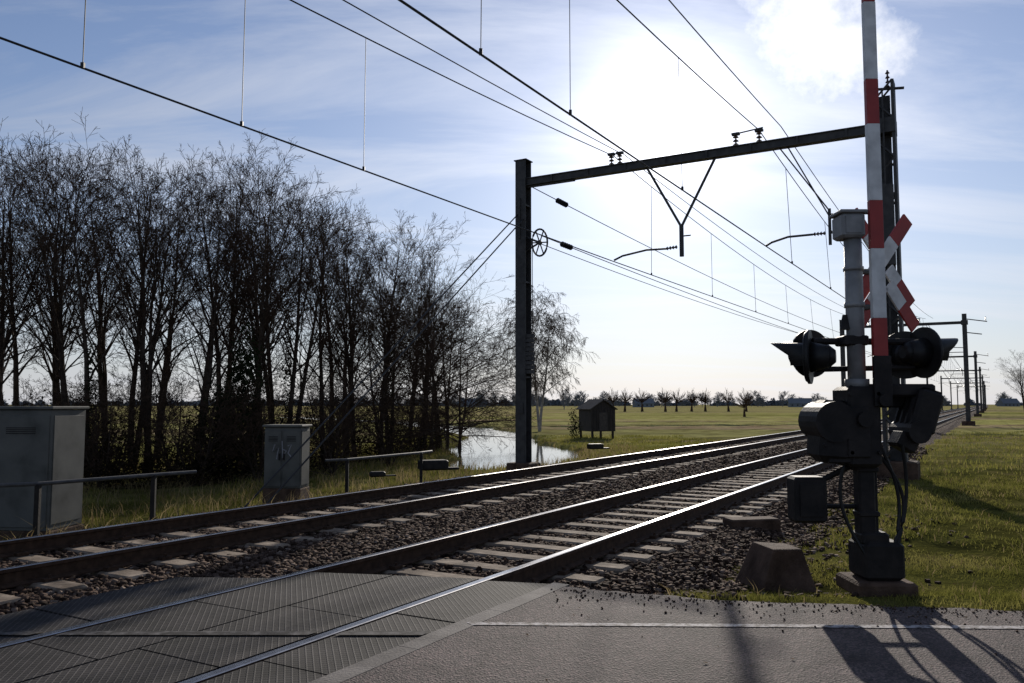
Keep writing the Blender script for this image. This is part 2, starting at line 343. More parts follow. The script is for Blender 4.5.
while v>-9:
    slab(mb,-3.07,-2.93,v-1.0+.006,v,v,.002,.2); v-=1.0
mb.obj('concrete_edge_strip',[M_concrete],par)
def sheet(name,pts,m,z):
    mb=MB(); mb.add([(p[0],p[1],z) for p in pts],[tuple(range(len(pts)))]); return mb.obj(name,[m])
a=T(-2.93,5.9); b=T(-2.93,-9)
ed=[(60,4.6),(12,5.6),(3.57,5.82),(1.5,6.12),(a.x,a.y)]; ed2=[]
for p,q in zip(ed[:-1],ed[1:]):
    k=1 if p[0]>13 else 14
    for t in range(k): f=t/k; ed2.append((p[0]+(q[0]-p[0])*f,p[1]+(q[1]-p[1])*f+(random.uniform(-.035,.035) if t else 0)))
ed2.append(ed[-1])
sheet('road',[(b.x,b.y),(60,-9)]+ed2,M_asph,0.0)
a=T(-9.72,1.9); b=T(-9.72,-9)
sheet('road',[(-60,-9),(b.x,b.y),(a.x,a.y),(-60,5.5)],M_asph,0.0)
mb=MB(); mb.add([(-.26,5.44,.004),(3.33,5.34,.004),(40,4.4,.004),(40,4.475,.004),(3.33,5.415,.004),(-.3,5.505,.004)],[(0,1,4,5),(1,2,3,4)]); mb.obj('road_marking',[M_paint])
mb=MB()
for u0,u1 in((-5.86,-5.19),(-5.05,-3.7),(-3.56,-3.09)):
    q=[]
    for yy,uu in((5.22,u0),(5.22,u1),(5.31,u1),(5.31,u0)): q.append(T(uu,(yy+.5*uu)/.866,.0))
    mb.add(q,[(0,1,2,3)])
mb.obj('road_marking',[M_paintworn])

# ------------------------------------------------------------ catenary
def insul(mb,p0,p1,m=1,r=.055,n=4):
    p0=Vector(p0);p1=Vector(p1); mb.tube(p0,p1,.02,m=m,n=6)
    for i in range(n):
        t=(i+.5)/n; c=p0.lerp(p1,t); d=(p1-p0).normalized()*.02
        mb.tube(c-d,c+d,r,r*.5,n=10,m=m)
def hbeam(mb,u,v,z0,z1,w=.3,m=0):
    R=Matrix.Rotation(math.radians(-30),3,'Z'); h=z1-z0; zc=(z0+z1)/2
    mb.box(T(u,v-w/2,zc),(w,.025,h),m,R); mb.box(T(u,v+w/2,zc),(w,.025,h),m,R); mb.box(T(u,v,zc),(.02,w-.03,h),m,R)
def lattice(mb,u,v,z0,z1,w=.3,m=0):
    R=Matrix.Rotation(math.radians(-30),3,'Z'); h=z1-z0; zc=(z0+z1)/2
    for a in(-1,1):
        mb.box(T(u+a*w/2,v,zc),(.07,w,h),m,R)
    k=int(h/.45)
    for i in range(k):
        za=z0+h*i/k; zb=z0+h*(i+1)/k
        for e in(-1,1):
            s=1 if (i%2) else -1
            mb.tube(T(u-s*w/2,v+e*w*.45,za),T(u+s*w/2,v+e*w*.45,zb),.03,n=4,m=m)
RU=-1.95
def portal(v,LU,ru=RU,first=False):
    par=empty('catenary_portal')
    zl=float(zf(*T(LU,v)[:2])); zr=float(zf(*T(ru,v)[:2]))
    mb=MB(); hbeam(mb,LU,v,zl,8.65,.34); R=Matrix.Rotation(math.radians(-30),3,'Z')
    mb.box(T(LU,v,8.66),(.42,.42,.03),0,R)
    for z in(2.2,5.0,7.3): mb.box(T(LU,v,z),(.30,.38,.05),0,R)
    mb.box(T(LU-.02,v-.2,6.9),(.06,.05,1.2),0,R); mb.box(T(LU,v-.21,1.3),(.2,.03,.28),0,R)
    mb.obj('mast_left',[M_mast],par)
    mb=MB(); (lattice if first else hbeam)(mb,ru,v,zr,9.1 if first else 8.7,.42 if first else .34); 
    mb.box(T(ru,v,8.0),(.5,.5,.35),0,R)
    if first:
        mb.tube(T(ru-.35,v,9.0),T(ru+.45,v,8.9),.035); insul(mb,T(ru+.1,v,8.95),T(ru+.1,v,9.4),1)
        mb.box(T(ru+.02,v-.3,5.6),(.3,.16,1.9),0,R); mb.tube(T(ru,v-.3,2.5),T(ru,v-.3,8.8),.02)
        mb.box(T(ru,v+.1,4.2),(.26,.1,9.2),0,R)
    else:
        mb.tube(T(ru,v,8.3),T(ru+1.6,v,8.0),.04); mb.tube(T(ru,v,7.2),T(ru+1.2,v,7.0),.04); insul(mb,T(ru+1.5,v,8.0),T(ru+1.5,v,8.4),1)
    mb.obj('mast_right',[M_mast,M_insul],par)
    mb=MB(); mb.box(T(LU,v,zl+.12),(.75,.75,.5),0,R,.03); mb.box(T(ru,v,zr+.1),(.95,.8,.55),0,R,.03); mb.obj('foundations',[M_concred],par)
    mb=MB(); L=ru-LU
    mb.box(T((LU+ru)/2,v,8.0),(L,.16,.17),0,R); mb.box(T((LU+ru)/2,v,8.10),(L,.24,.025),0,R); mb.box(T((LU+ru)/2,v,7.90),(L,.24,.025),0,R)
    mb.box(T(LU+.9,v,7.86),(1.6,.08,.05),0,R)
    for u in np.arange(LU+1,ru,1.15): mb.box(T(u,v,8.0),(.05,.25,.22),0,R)
    mb.obj('beam',[M_mast],par)
    mb=MB()
    hu=-7.0
    for sx in(-.95,.95): mb.tube(T(hu+sx,v,7.9),T(hu,v,6.15),.036)
    mb.tube(T(hu,v,6.2),T(hu,v,5.35),.06); mb.tube(T(hu-.02,v,5.9),T(hu+.25,v,5.9),.02)
    insul(mb,T(hu-.12,v,5.62),T(hu-.45,v,5.6)); mb.path([T(hu-.4,v,5.6),T(hu-1.0,v,5.62),T(hu-1.7,v,5.52),T(hu-1.95,v,5.42)],.03)
    h2=-3.25
    mb.tube(T(h2-1.15,v,7.9),T(h2,v,6.15),.018); mb.tube(T(h2-.95,v,7.9),T(h2,v,6.0),.018); mb.tube(T(ru,v,5.95),T(h2,v,6.05),.03); mb.tube(T(ru,v,5.6),T(h2,v,5.6),.03)
    mb.tube(T(h2,v,6.2),T(h2,v,5.3),.04)
    insul(mb,T(h2-.1,v,5.6),T(h2-.4,v,5.6)); mb.path([T(h2-.4,v,5.6),T(h2-1.0,v,5.6),T(h2-1.4,v,5.5),T(h2-1.55,v,5.42)],.03)
    for u in(-9.0,-8.75,-4.9,-5.5):
        insul(mb,T(u,v,8.12),T(u,v,8.42),1,.08,3); mb.box(T(u,v,8.44),(.2,.12,.06),0,R)
    mb.tube(T(-5.6,v,8.44),T(-4.8,v,8.5),.02)
    mb.obj('hangers',[M_mast,M_insul],par)
    return par
PV=[21.2,76,131,186,241,300,360]
for i,v in enumerate(PV):
    LU=-11.85 if i==0 else -10.9
    par=portal(v,LU,RU if i==0 else -1.6,i==0)
    if i==0:
        mb=MB(); c=T(LU+.55,v+.0,6.15); axv=Vector((0.25,1,0)).normalized(); rt=Vector((1,-.25,0)).normalized(); up=Vector((0,0,1))
        pts=[c+rt*math.cos(t)*.23+up*math.sin(t)*.4 for t in np.linspace(0,2*math.pi,25)]
        mb.path(pts,.03,6); 
        for t in np.arange(0,2*math.pi,math.pi/3): mb.tube(c,c+rt*math.cos(t)*.23+up*math.sin(t)*.4,.02,n=5)
        mb.tube(c-axv*.06,c+axv*.06,.07); mb.tube(T(LU,v,6.4),c,.03); mb.tube(T(LU,v,5.9),c,.03)
        mb.tube(c-rt*.22,c-rt*.22+Vector((0,0,-2.6)),.01); mb.obj('tension_wheel',[M_mast],par)
        mb=MB()
        for k in range(9): mb.tube(c-rt*.3+Vector((0,0,-2.7-k*.13)),c-rt*.3+Vector((0,0,-2.81-k*.13)),.14,n=12)
        mb.obj('tension_weights',[M_mast],par)
        mb=MB(); mb.tube(T(LU-.1,v,7.15),T(LU-.1,v-10.5,-.6),.018); mb.tube(T(LU+.1,v,7.0),T(LU+.1,v-10.2,-.6),.018)
        mb.obj('guy_rods',[M_wire],par)
LU=-11.85
par=empty('overhead_line')
mb=MB()
def wire(a,b,sag=0,r=.012,n=None):
    a=Vector(a);b=Vector(b); n=n or (24 if sag else 2); pts=[]
    for i in range(n+1):
        t=i/n; p=a.lerp(b,t); p.z-=4*sag*t*(1-t); pts.append(p)
    mb.path(pts,r,5)
PVV=[-36]+PV+[420]
cn=[-5.3,-4.8,-4.1,-4.7,-4.1,-4.7,-4.1,-4.7,-4.1]; cf=[-9.75,-9.05,-7.9,-8.5,-7.9,-8.5,-7.9,-8.5,-7.9]
for i in range(len(PVV)-1):
    v0,v1=PVV[i],PVV[i+1]
    for arr,mu,ex in((cn,-4.9,.55),(cf,-9.0,.3)):
        wire(T(arr[i],v0,5.42),T(arr[i+1],v1,5.42),0,.015)
        if arr is cf: m0,m1=(arr[i]+.05,arr[i+1]+.0) if i==0 else (mu if i==1 else -8.2,-8.2)
        else: m0,m1=mu,(mu if i==0 else -4.4)
        wire(T(m0,v0,8.45),T(m1,v1,8.45),1.15,.013)
        if i<2: wire(T(m0+ex,v0,8.45),T(m1+ex,v1,8.45),.75,.012)
        if i<4:
            if i==0: ts=[(q-v0)/(v1-v0) for q in((-30,-24,-18,-12,-6,0,3.2,5.3,7.8,10.1,14.8) if arr is cn else (-30,-24,-18,-12,-6,0,3.2,5.75,8.15,10.8))]
            else: ts=[(q+.5)/9 for q in range(9)]
            for t in ts:
                c0=T(arr[i],v0,5.42).lerp(T(arr[i+1],v1,5.42),t); c1=T(m0,v0,8.45).lerp(T(m1,v1,8.45),t); c1.z-=4*1.15*t*(1-t)
                mb.tube(c0,c1,.007 if i==0 else .009,n=4,caps=False); mb.box(c0+Vector((0,0,.03)),(.04,.04,.07))
mb.obj('catenary_wires',[M_wire],par)
mb=MB()
wire(T(LU+.2,21.2,7.9),T(-8.5,76,6.6),.5,.014); wire(T(LU+.6,21.2,6.35),T(-8.3,76,5.5),.3,.014)
wire(T(LU+.6,21.2,6.1),T(-9.0,60,5.6),.25,.012)
mb.obj('anchored_wires',[M_wire],par)
mb=MB()
a,b=T(LU+.2,21.2,7.9),T(-8.5,76,6.6)
insul(mb,a.lerp(b,.03)-Vector((0,0,.06)),a.lerp(b,.042)-Vector((0,0,.08)),0,.09,5)
a,b=T(LU+.6,21.2,6.35),T(-8.3,76,5.5); insul(mb,a.lerp(b,.022)-Vector((0,0,.03)),a.lerp(b,.034)-Vector((0,0,.04)),0,.09,5)
mb.obj('insulators',[M_dark],par)

# ------------------------------------------------------------ crossing signal and barrier
bx,by=2.78,6.67
par=empty('crossing_barrier_and_signal',(bx,by,0))
mb=MB(); mb.box((.12,.05,-.02),(.46,.48,.12),1,None,.02); mb.box((.13,.05,.19),(.32,.34,.30),0,None,.03); mb.box((.08,.03,.36),(.22,.22,.1),0,None,.02)
for a in(-.1,.1):
    for b in(-.12,.12): mb.tube((.13+a*1.1,.05+b,.32),(.13+a*1.1,.05+b,.36),.018,n=6)
mb.obj('base',[M_dark,M_concred],par)
mb=MB(); mb.box((.04,.02,.85),(.13,.13,1.1),0,None,.02); mb.box((.12,.06,.8),(.05,.1,.9),0,None,.01)
for z in(.55,.9): mb.box((.05,.02,z),(.16,.16,.04),0,None,.008)
mb.obj('pedestal',[M_dark],par)
mb=MB(); mb.tube((0,0,1.5),(0,0,2.78),.07,n=24); mb.tube((0,0,1.55),(0,0,1.62),.095,n=24); mb.tube((0,0,2.2),(0,0,2.24),.08,n=24); mb.tube((0,0,2.5),(0,0,2.53),.08,n=24); mb.obj('signal_post',[M_postgrey],par,True)
mb=MB(); mb.box((-.03,0,2.86),(.19,.22,.2),0,None,.02); mb.box((-.03,0,2.97),(.22,.25,.025),0,None,.005); mb.box((-.03,-.112,2.86),(.13,.01,.14),0,None,.003); mb.obj('top_box',[M_postgrey],par)
mb=MB()
mb.box((.0,.03,1.24),(.26,.34,.64),0,None,.03); mb.box((-.22,.03,1.2),(.26,.36,.5),0,Matrix.Rotation(.06,3,'Y'),.06); mb.tube((-.24,-.17,1.28),(-.24,.24,1.28),.16,n=24)
mb.box((-.06,-.15,1.2),(.18,.03,.4),0,None,.01); mb.tube((-.02,-.2,1.3),(-.02,-.14,1.3),.06,n=14)
for a,b in((-.12,1.04),(.1,1.04),(.1,1.5),(-.12,1.5),(-.33,1.1)): mb.tube((a,-.165,b),(a,-.14,b),.016,n=6)
mb.box((-.14,.02,.98),(.3,.3,.05),0,None,.01)
mb.obj('barrier_machine',[M_dark],par)
mb=MB(); mb.box((.26,-.02,1.53),(.68,.1,.1),0,None,.015); mb.box((.22,.12,1.47),(.6,.05,.16),0,None,.01)
mb.tube((.14,-.2,1.45),(.14,.3,1.45),.05,n=14)
for k in range(4): mb.box((.49,-.12+.09*k,1.36),(.20,.07,.36),0,Matrix.Rotation(.3,3,'Y'),.03)
mb.tube((.42,-.16,1.2),(.42,.2,1.2),.09,n=16)
mb.box((.36,0,1.12),(.16,.2,.14),0,Matrix.Rotation(.5,3,'Y'),.02)
mb.obj('counterweight_arm',[M_dark],par)
mb=MB()
segs=[(1.48,1.62,2),(1.62,2.10,1),(2.10,2.66,0),(2.66,3.05,1),(3.05,3.68,0),(3.68,4.05,1),(4.05,4.7,0),(4.7,5.1,1),(5.1,5.7,0),(5.7,6.1,1),(6.1,6.6,0)]
for z0,z1,m in segs:
    w=.112-.006*(z0-1.5); mb.box((.14,-.12,(z0+z1)/2),(w,.05,z1-z0),m,None,.003)
mb.box((.14,-.15,1.6),(.14,.03,.4),2,None,.005); mb.tube((.165,-.09,1.6),(.16,-.09,6.6),.012,m=3)
mb.obj('barrier_boom',[M_white,M_red,M_dark,M_steel],par)
def lamp(name,c,nrm,r=.2):
    c=Vector(c); n=Vector(nrm).normalized(); up=Vector((0,0,1)); sd=n.cross(up).normalized(); up=sd.cross(n)
    mb=MB(); mb.tube(c-n*.012,c+n*.012,r,n=32); mb.tube(c+n*.012,c+n*.03,r*.96,r*.9,n=32)
    mb.tube(c-n*.16,c-n*.012,.085,.125,n=20); mb.tube(c-n*.2,c-n*.16,.05,.085,n=16)
    K=14; vs=[]
    for L_,rr in((.02,.115),(.30,.125)):
        for off in(0,.006):
            for i in range(K+1):
                t=math.radians(-35+250*i/K); cut=L_ if L_<.1 else L_*(.45+.55*max(0,math.sin(t)))
                vs.append(c+n*cut+sd*math.cos(t)*(rr-off)+up*math.sin(t)*(rr-off))
    q=K+1; fs=[]
    for i in range(K):
        fs.append((i,i+1,2*q+i+1,2*q+i)); fs.append((q+i+1,q+i,3*q+i,3*q+i+1)); fs.append((2*q+i,2*q+i+1,3*q+i+1,3*q+i))
    mb.add(vs,fs); mb.tube(c+n*.02,c+n*.05,.09,.07,n=20,m=1)
    mb.obj(name,[M_black,M_insul],par,True)
lamp('lamp_left',(-.37,.02,1.80),(-.80,.4,0),.22); lamp('lamp_left_rear',(-.28,.24,1.84),(-.35,.93,0),.20)
lamp('lamp_right',(.60,.1,1.84),(.95,.2,0),.21); lamp('lamp_right_rear',(.52,.26,1.83),(.2,.97,0),.2)
mb=MB(); mb.tube((-.33,.05,1.93),(.55,.12,1.93),.028,n=10); mb.tube((-.3,.05,1.7),(.52,.12,1.72),.022,n=10); mb.box((-.02,.03,1.93),(.2,.2,.08),0,None,.01); mb.tube((-.08,0,2.02),(-.08,0,2.14),.045,.02,n=12)
mb.tube((-.28,.1,1.86),(-.28,.2,1.86),.03,n=8); mb.tube((.5,.1,1.86),(.5,.2,1.86),.03,n=8)
mb.obj('lamp_bracket',[M_dark],par)
mb=MB(); ang=math.radians(25); Rz=Matrix.Rotation(ang,3,'Z'); cc=Vector((.40,.36,2.66))
def board(p0,p1,cols,yo):
    p0=Vector((p0[0],yo,p0[1]));p1=Vector((p1[0],yo,p1[1])); d=(p1-p0); L=d.length; a=math.atan2(d.z,d.x)
    for f0,f1,m in cols:
        c=p0+d*((f0+f1)/2); R=Rz@Matrix.Rotation(-a,3,'Y'); mb.box(cc+Rz@c,(L*(f1-f0)-.001,.02,.13),m,R,.003)
cols=[(0,.28,1),(.28,.72,0),(.72,1,1)]
board((-.33,-.38),(.33,.38),cols,0); board((-.33,.38),(-.07,.08),[(0,.6,1),(.6,1,0)],.0); board((.07,-.08),(.33,-.38),[(0,.4,0),(.4,1,1)],.0)
board((0.03,-.22),(.34,-.58),[(0,.5,0),(.5,1,1)],-.03); board((-.03,-.22),(-.34,-.58),[(0,.5,0),(.5,1,1)],-.03)
mb.tube((0,.05,2.5),cc+Vector((0,.04,-.1)),.025,m=2); mb.tube((0,.05,2.2),cc+Vector((0,.04,-.4)),.025,m=2); mb.tube(cc+Vector((0,.04,-.65)),cc+Vector((0,.04,.3)),.025,m=2)
mb.obj('warning_cross',[M_white,M_red,M_steel],par)
mb=MB(); mb.box((-.41,.05,.66),(.26,.2,.36),0,None,.02); mb.tube((-.3,.05,.8),(0,.05,.95),.025); mb.tube((-.3,.05,.6),(0,.05,.6),.02); mb.box((-.41,-.055,.66),(.18,.012,.26),0,None,.003); mb.obj('junction_box',[M_dark],par)
mb=MB()
for x0,x1,b_ in((.12,.2,.12),(.05,.18,.2),(-.1,-.02,-.12),(.3,.22,.08)):
    pts=[]
    for i in range(15):
        t=i/14; pts.append((x0+(x1-x0)*t+b_*math.sin(math.pi*t),-.1+.05*math.sin(3*t),1.1-.85*t))
    mb.path(pts,.014,7)
mb.obj('cables',[M_black],par)

# ------------------------------------------------------------ trackside stuff
def zg(x,y): return float(zf(x,y))
def cabinet(x,y,w,d,h,rz,graf=False,legs=.18):
    z=zg(x,y); par=empty('relay_cabinet',(x,y,z),rz)
    mb=MB(); mb.box((0,0,legs/2-.05),(w*1.04,d*1.04,legs+.1),0,None,.015); mb.obj('plinth',[M_concred],par)
    mb=MB(); mb.box((0,0,legs+h/2),(w,d,h),0,None,.015); mb.box((0,0,legs+h+.03),(w+.08,d+.08,.05),0,None,.012)
    n=2
    for i in range(n):
        mb.box(((i-.5)*w/n*1.0,-d/2-.008,legs+h*.49),(w/n-.04,.02,h*.92),0,None,.006)
        mb.box(((i-.5)*w*.12,-d/2-.03,legs+h*.52),(.03,.03,.14),1)
        for k in range(4): mb.box(((i-.5)*w/n,-d/2-.02,legs+h*.85-k*.03),(w/n*.5,.01,.012),1)
    for sx in(-1,1):
        mb.box((sx*(w/2+.006),0,legs+h*.5),(.014,d*.85,h*.9),0,None,.004)
    mb.obj('housing',[M_cab,M_dark],par)
    if graf:
        mb=MB(); y0=-d/2-.022
        for pts in ([(-.2,.72),(-.26,.6),(-.1,.66),(-.14,.48)],[(0,.78),(.02,.5),(.12,.62),(.0,.64)],[(.16,.7),(.26,.72),(.17,.58),(.28,.5)]):
            mb.path([(a*w,y0,legs+b*h) for a,b in pts],.014,4)
        mb.obj('graffiti',[M_graf],par)
cabinet(-8.3,13.8,2.0,.9,1.92,-.1); cabinet(-4.75,17.6,.78,.55,1.26,-.1,True,.38)
def railing(pts,h=.8,name='pipe_railing'):
    par=empty(name); mb=MB(); tops=[]
    for i,(x,y) in enumerate(pts):
        z=zg(x,y); tops.append(Vector((x,y,z+h)))
    z0=sum(t.z for t in tops)/len(tops); tops=[Vector((t.x,t.y,z0)) for t in tops]
    for t in tops[1:-1]:
        mb.box((t.x,t.y,(t.z+zg(t.x,t.y))/2-.05),(.07,.07,t.z-zg(t.x,t.y)+.1),0,None,.008)
    mb.obj('posts',[M_dark],par); mb=MB(); mb.path(tops,.03,8); mb.obj('rail',[M_steel],par)
railing([(-8.3,11.0),(-6.75,11.9),(-5.75,13.4),(-5.3,14.0)],.94); railing([(-3.9,17.4),(-3.5,17.7),(-2.2,20.2),(-2.0,20.8)],.92)
def wedge(name,x,y,w,d,h,rz,m=M_concred):
    z=zg(x,y); mb=MB(); mb.v=[tuple(p) for p in [(-w/2,-d/2,-.1),(w/2,-d/2,-.1),(w/2,d/2,-.1),(-w/2,d/2,-.1),(-w*.14,-d*.3,h),(w*.44,-d*.05,h*.92),(w*.44,d*.45,h*.92),(-w*.14,d*.45,h)]]
    mb.f=[(3,2,1,0),(4,5,6,7),(0,1,5,4),(1,2,6,5),(2,3,7,6),(3,0,4,7)]; mb.m=[0]*6
    o=mb.obj(name,[m]); o.location=(x,y,z); o.rotation_euler=(0,0,rz); bv=o.modifiers.new('b','BEVEL'); bv.width=.015; bv.segments=2
wedge('concrete_ramp_block',2.46,7.9,.62,.62,.38,.15)
mb=MB(); mb.box((3.2,11.2,-.2),(.7,.3,.2),0,Matrix.Rotation(.2,3,'Z'),.02); mb.obj('cable_duct_cover',[M_concred])
def trackbox(x,y,s):
    z=-.2; par=empty('track_equipment_box',(x,y,z),.4); mb=MB(); mb.box((0,0,.12*s),(.7*s,.35*s,.24*s),0,None,.03); mb.obj('lid',[M_dark],par); mb=MB(); mb.box((.2,0,.02),(.9*s,.2*s,.06*s),0,None,.01); mb.obj('bracket',[M_dark],par)
trackbox(-1.95,20.6,1.0); trackbox(-3.0,18.6,.5); trackbox(3.0,30,.8)

par=empty('wooden_shed',(5.7,56,zg(5.7,56)),.35)
mb=MB(); mb.box((0,0,1.25),(1.7,2.0,1.5),0); 
for k in range(9): mb.box((-.8+k*.2,-1.01,1.25),(.17,.03,1.5),0)
for a in(-.75,.75):
    for b in(-.9,.9): mb.box((a,b,.25),(.12,.12,.6),0)
mb.add([(-.85,-1,2.0),(.85,-1,2.0),(0,-1,2.55),(-.85,1,2.0),(.85,1,2.0),(0,1,2.55)],[(0,1,2),(5,4,3)]); mb.obj('walls',[M_wood],par)
mb=MB()
for s in(-1,1): mb.box((s*.5,0,2.28),(1.22,2.3,.05),0,Matrix.Rotation(s*.573,3,'Y'))
mb.obj('roof',[M_roof],par)
mb=MB(); mb.box((0,-1.035,1.15),(.6,.03,1.2),0); mb.obj('door',[M_roof],par)

# ------------------------------------------------------------ trees
def rvec(): 
    return Vector((random.gauss(0,1),random.gauss(0,1),random.gauss(0,1))).normalized()
def branch(mb,p,d,L,r,lv,P):
    nseg=(7,4,3,2,1)[min(lv,4)]; sides=(8,5,4,3,3)[min(lv,4)]
    pts=[p.copy()]; rs=[r]; dd=d.copy(); q=p.copy()
    for i in range(nseg):
        dd=(dd+rvec()*P['wob'][min(lv,3)]+Vector((0,0,P['grav'][min(lv,3)]))).normalized()
        q=q+dd*(L/nseg); pts.append(q.copy()); rs.append(max(r*(1-(i+1)/nseg*(.85 if lv==0 else .75)),P['rmin']))
    mb.path(pts,rs,sides,0 if lv<2 else 1)
    if lv>=P['levels']: return
    nch=P['n'][lv]; t0=P['start'][lv]
    for k in range(nch):
        t=t0+(1-t0)*(k+random.random()*.9)/nch; t=min(t,.99)
        f=t*nseg; i=int(f); i=min(i,nseg-1); pp=pts[i].lerp(pts[i+1],f-i); ax=(pts[i+1]-pts[i]).normalized()
        rr=rs[i]+(rs[i+1]-rs[i])*(f-i)
        az=random.uniform(0,6.28) if lv else k*2.4+random.uniform(-.5,.5)
        o=ax.orthogonal().normalized(); o=Matrix.Rotation(az,3,ax)@o
        an=math.radians(random.uniform(*P['ang'][lv])); nd=(ax*math.cos(an)+o*math.sin(an)).normalized()
        tt=(t-t0)/(1-t0+.01); prof=(.45+.75*math.sin(math.pi*min(1,tt*.75+.15))-.3*tt) if lv==0 else (1-.45*tt)
        ln=L*P['ratio'][lv]*prof*random.uniform(.65,1.25)
        branch(mb,pp,nd,ln,max(rr*(.5 if lv<1 else .55),P['rmin']),lv+1,P)
def treemesh(name,seed,H,P,stems=1,spread=.15,mats=None):
    random.seed(seed); mb=MB()
    for s in range(stems):
        d=Vector((random.gauss(0,spread),random.gauss(0,spread),1)).normalized() if stems>1 else Vector((random.gauss(0,.03),random.gauss(0,.03),1)).normalized()
        h=H*(1 if s==0 else random.uniform(.75,.97))
        branch(mb,Vector((random.gauss(0,.12)*(stems>1),random.gauss(0,.12)*(stems>1),-.2)),d,h,H*.0125,0,P)
    return mb.mesh(name,mats or [M_bark,M_twig])
PA=dict(levels=4,n=(16,7,5,3),start=(.34,.25,.15,.15),ang=((18,48),(20,50),(20,55),(20,50)),ratio=(.38,.5,.55,.6),wob=(.07,.14,.17,.15),grav=(.04,.05,.03,.02),rmin=.0055)
AL=[treemesh('alder_mesh',s,10,PA,st,.09) for s,st in((1,2),(2,2),(3,2),(4,2),(5,1))]
PB=dict(PA,n=(13,6,5,3),ratio=(.5,.5,.5,.5),ang=((30,65),(25,55),(25,55),(20,60)),start=(.08,.15,.2,.2),grav=(.02,.05,.03,0),rmin=.006)
SH=[treemesh('shrub_mesh',s,5,PB,4,.35) for s in(11,12)]
PC=dict(PA,n=(18,8,6,3),ratio=(.62,.5,.5,.5),ang=((45,75),(25,60),(25,55),(20,60)),start=(.12,.15,.2,.2),grav=(.0,-.04,-.05,-.02),rmin=.006)
SP=treemesh('spreading_mesh',15,8,PC,2,.2)
PW=dict(levels=4,n=(20,7,6,5),start=(.25,.25,.15,.1),ang=((25,50),(30,60),(40,80),(20,60)),ratio=(.36,.5,.75,.6),wob=(.06,.1,.15,.1),grav=(.03,-.02,-.25,-.6),rmin=.009)
WB=treemesh('weeping_mesh',21,10.5,PW,2,.08,[M_birch,M_wtwig])
PP=dict(levels=2,n=(34,5),start=(.8,.2),ang=((10,85),(15,40)),ratio=(.9,.5),wob=(.03,.08,.1,.1),grav=(0,.1,.05,.02),rmin=.022)
random.seed(31); mb=MB(); branch(mb,Vector((0,0,-.2)),Vector((0,0,1)),2.4,.32,0,PP); POL=mb.mesh('pollard_mesh',[M_twig,M_twig])
PD=dict(PA,levels=3,n=(16,7,5),start=(.12,.2,.2,.2),rmin=.04)
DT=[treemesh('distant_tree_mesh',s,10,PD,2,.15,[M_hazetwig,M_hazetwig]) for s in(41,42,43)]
random.seed(99)
def put(name,me,x,y,s,sxy=1.0,rz=None,dz=0):
    o=mkobj(name,me); o.location=(x,y,zg(x,y)-.05+dz); o.scale=(s*sxy,s*sxy,s); o.rotation_euler=(0,0,random.uniform(0,6.28) if rz is None else rz); return o
rows=[(-21,25,10),(-18,27,9.4),(-15.8,26,9.4),(-14.4,27,9.6),(-12.8,25.2,9.3),(-11.5,26.4,9.7),(-10.1,27,9.7),(-8.9,28,9.5),(-7.9,29.5,9.2),(-7.2,32,9.0),(-6.2,33,9.0),(-5.2,36,9.6),(-4.4,40,9.0),(-3.9,44,8.0),
 (-19.5,33,11),(-16.5,34,11.2),(-14,33,11.2),(-12,34,11.4),(-10,35,11.0),(-8.2,38,10.8),(-6.6,41,10.8),(-5.6,46,10.4),(-17,22.8,7.5),(-13.5,29.5,10.3),(-10.8,31,10.3),(-9.4,31.5,10.0),(-7.2,36.5,10.2),(-16.4,30.5,10.4)]
for k,(x,y,h) in enumerate(rows): put('alder_tree',AL[k%5],x,y,h/10.4,1.1 if k in(12,13,14) else 1.0)
for x,y,s in((-3.7,38,.85),(-3.4,43,.95),(-5.2,33,.8),(-2.9,47,.85)): put('hawthorn_tree',SP,x,y,s)
for k,(x,y,s) in enumerate([(-13,21.5,.55),(-11,22.5,.55),(-9,23.5,.6),(-7.4,24.5,.55),(-5.8,27,.6),(-4.6,31,.6),(-4.0,36,.65),(-15.5,23,.6),(-18,24,.65),(-6.6,30,.7),(-8.5,27,.65),(-10.5,26,.7),(-12.6,26,.7),(-14.5,29,.7),(-7.4,34,.8),(-11,33,.8)]): put('shrub',SH[k%2],x,y,s)
put('weeping_tree',WB,2.3,70,1.1,.95,1.0)
for k in range(9): put('pollard_willow',POL,30+k*5.2+random.uniform(-1,1),255+random.uniform(-6,6),1.5)
put('pollard_willow',POL,42,150,.9); put('bare_tree',AL[2],93,150,.95,1.3); put('bare_tree',AL[1],99,158,.85,1.3)
for k in range(150):
    y=random.uniform(620,950); x=random.uniform(-.25,.85)*y
    if abs(x/y-.56)<.02: continue
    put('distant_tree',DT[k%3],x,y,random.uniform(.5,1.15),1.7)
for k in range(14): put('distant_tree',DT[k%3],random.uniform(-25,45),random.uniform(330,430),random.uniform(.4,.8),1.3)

def leafcloud(name,blobs,dens,size,m,zmin=-.9):
    Ps=[]
    for x,y,z,rx,ry,rz in blobs:
        n=int(dens*rx*ry*rz*4); d=rng.normal(size=(n,3)); d/=np.linalg.norm(d,axis=1)[:,None]
        rr=rng.random(n)**(.45); bump=1+.25*np.sin(d[:,0]*7+x)*np.sin(d[:,2]*6+y)
        Ps.append(np.array([x,y,z])+d*(rr*bump)[:,None]*np.array([rx,ry,rz]))
    P=np.concatenate(Ps); P=P[P[:,2]>zmin]; n=len(P)
    a=rng.normal(size=(n,3)); a/=np.linalg.norm(a,axis=1)[:,None]; b=np.cross(a,rng.normal(size=(n,3))); b/=np.linalg.norm(b,axis=1)[:,None]
    s=size*rng.uniform(.5,1.3,n)[:,None]
    V=np.stack([P-a*s,P+b*s*.5,P+a*s,P-b*s*.5],1).reshape(-1,3); F=np.arange(4*n).reshape(-1,4)
    mkobj(name,npmesh(name,V,F,[m]))
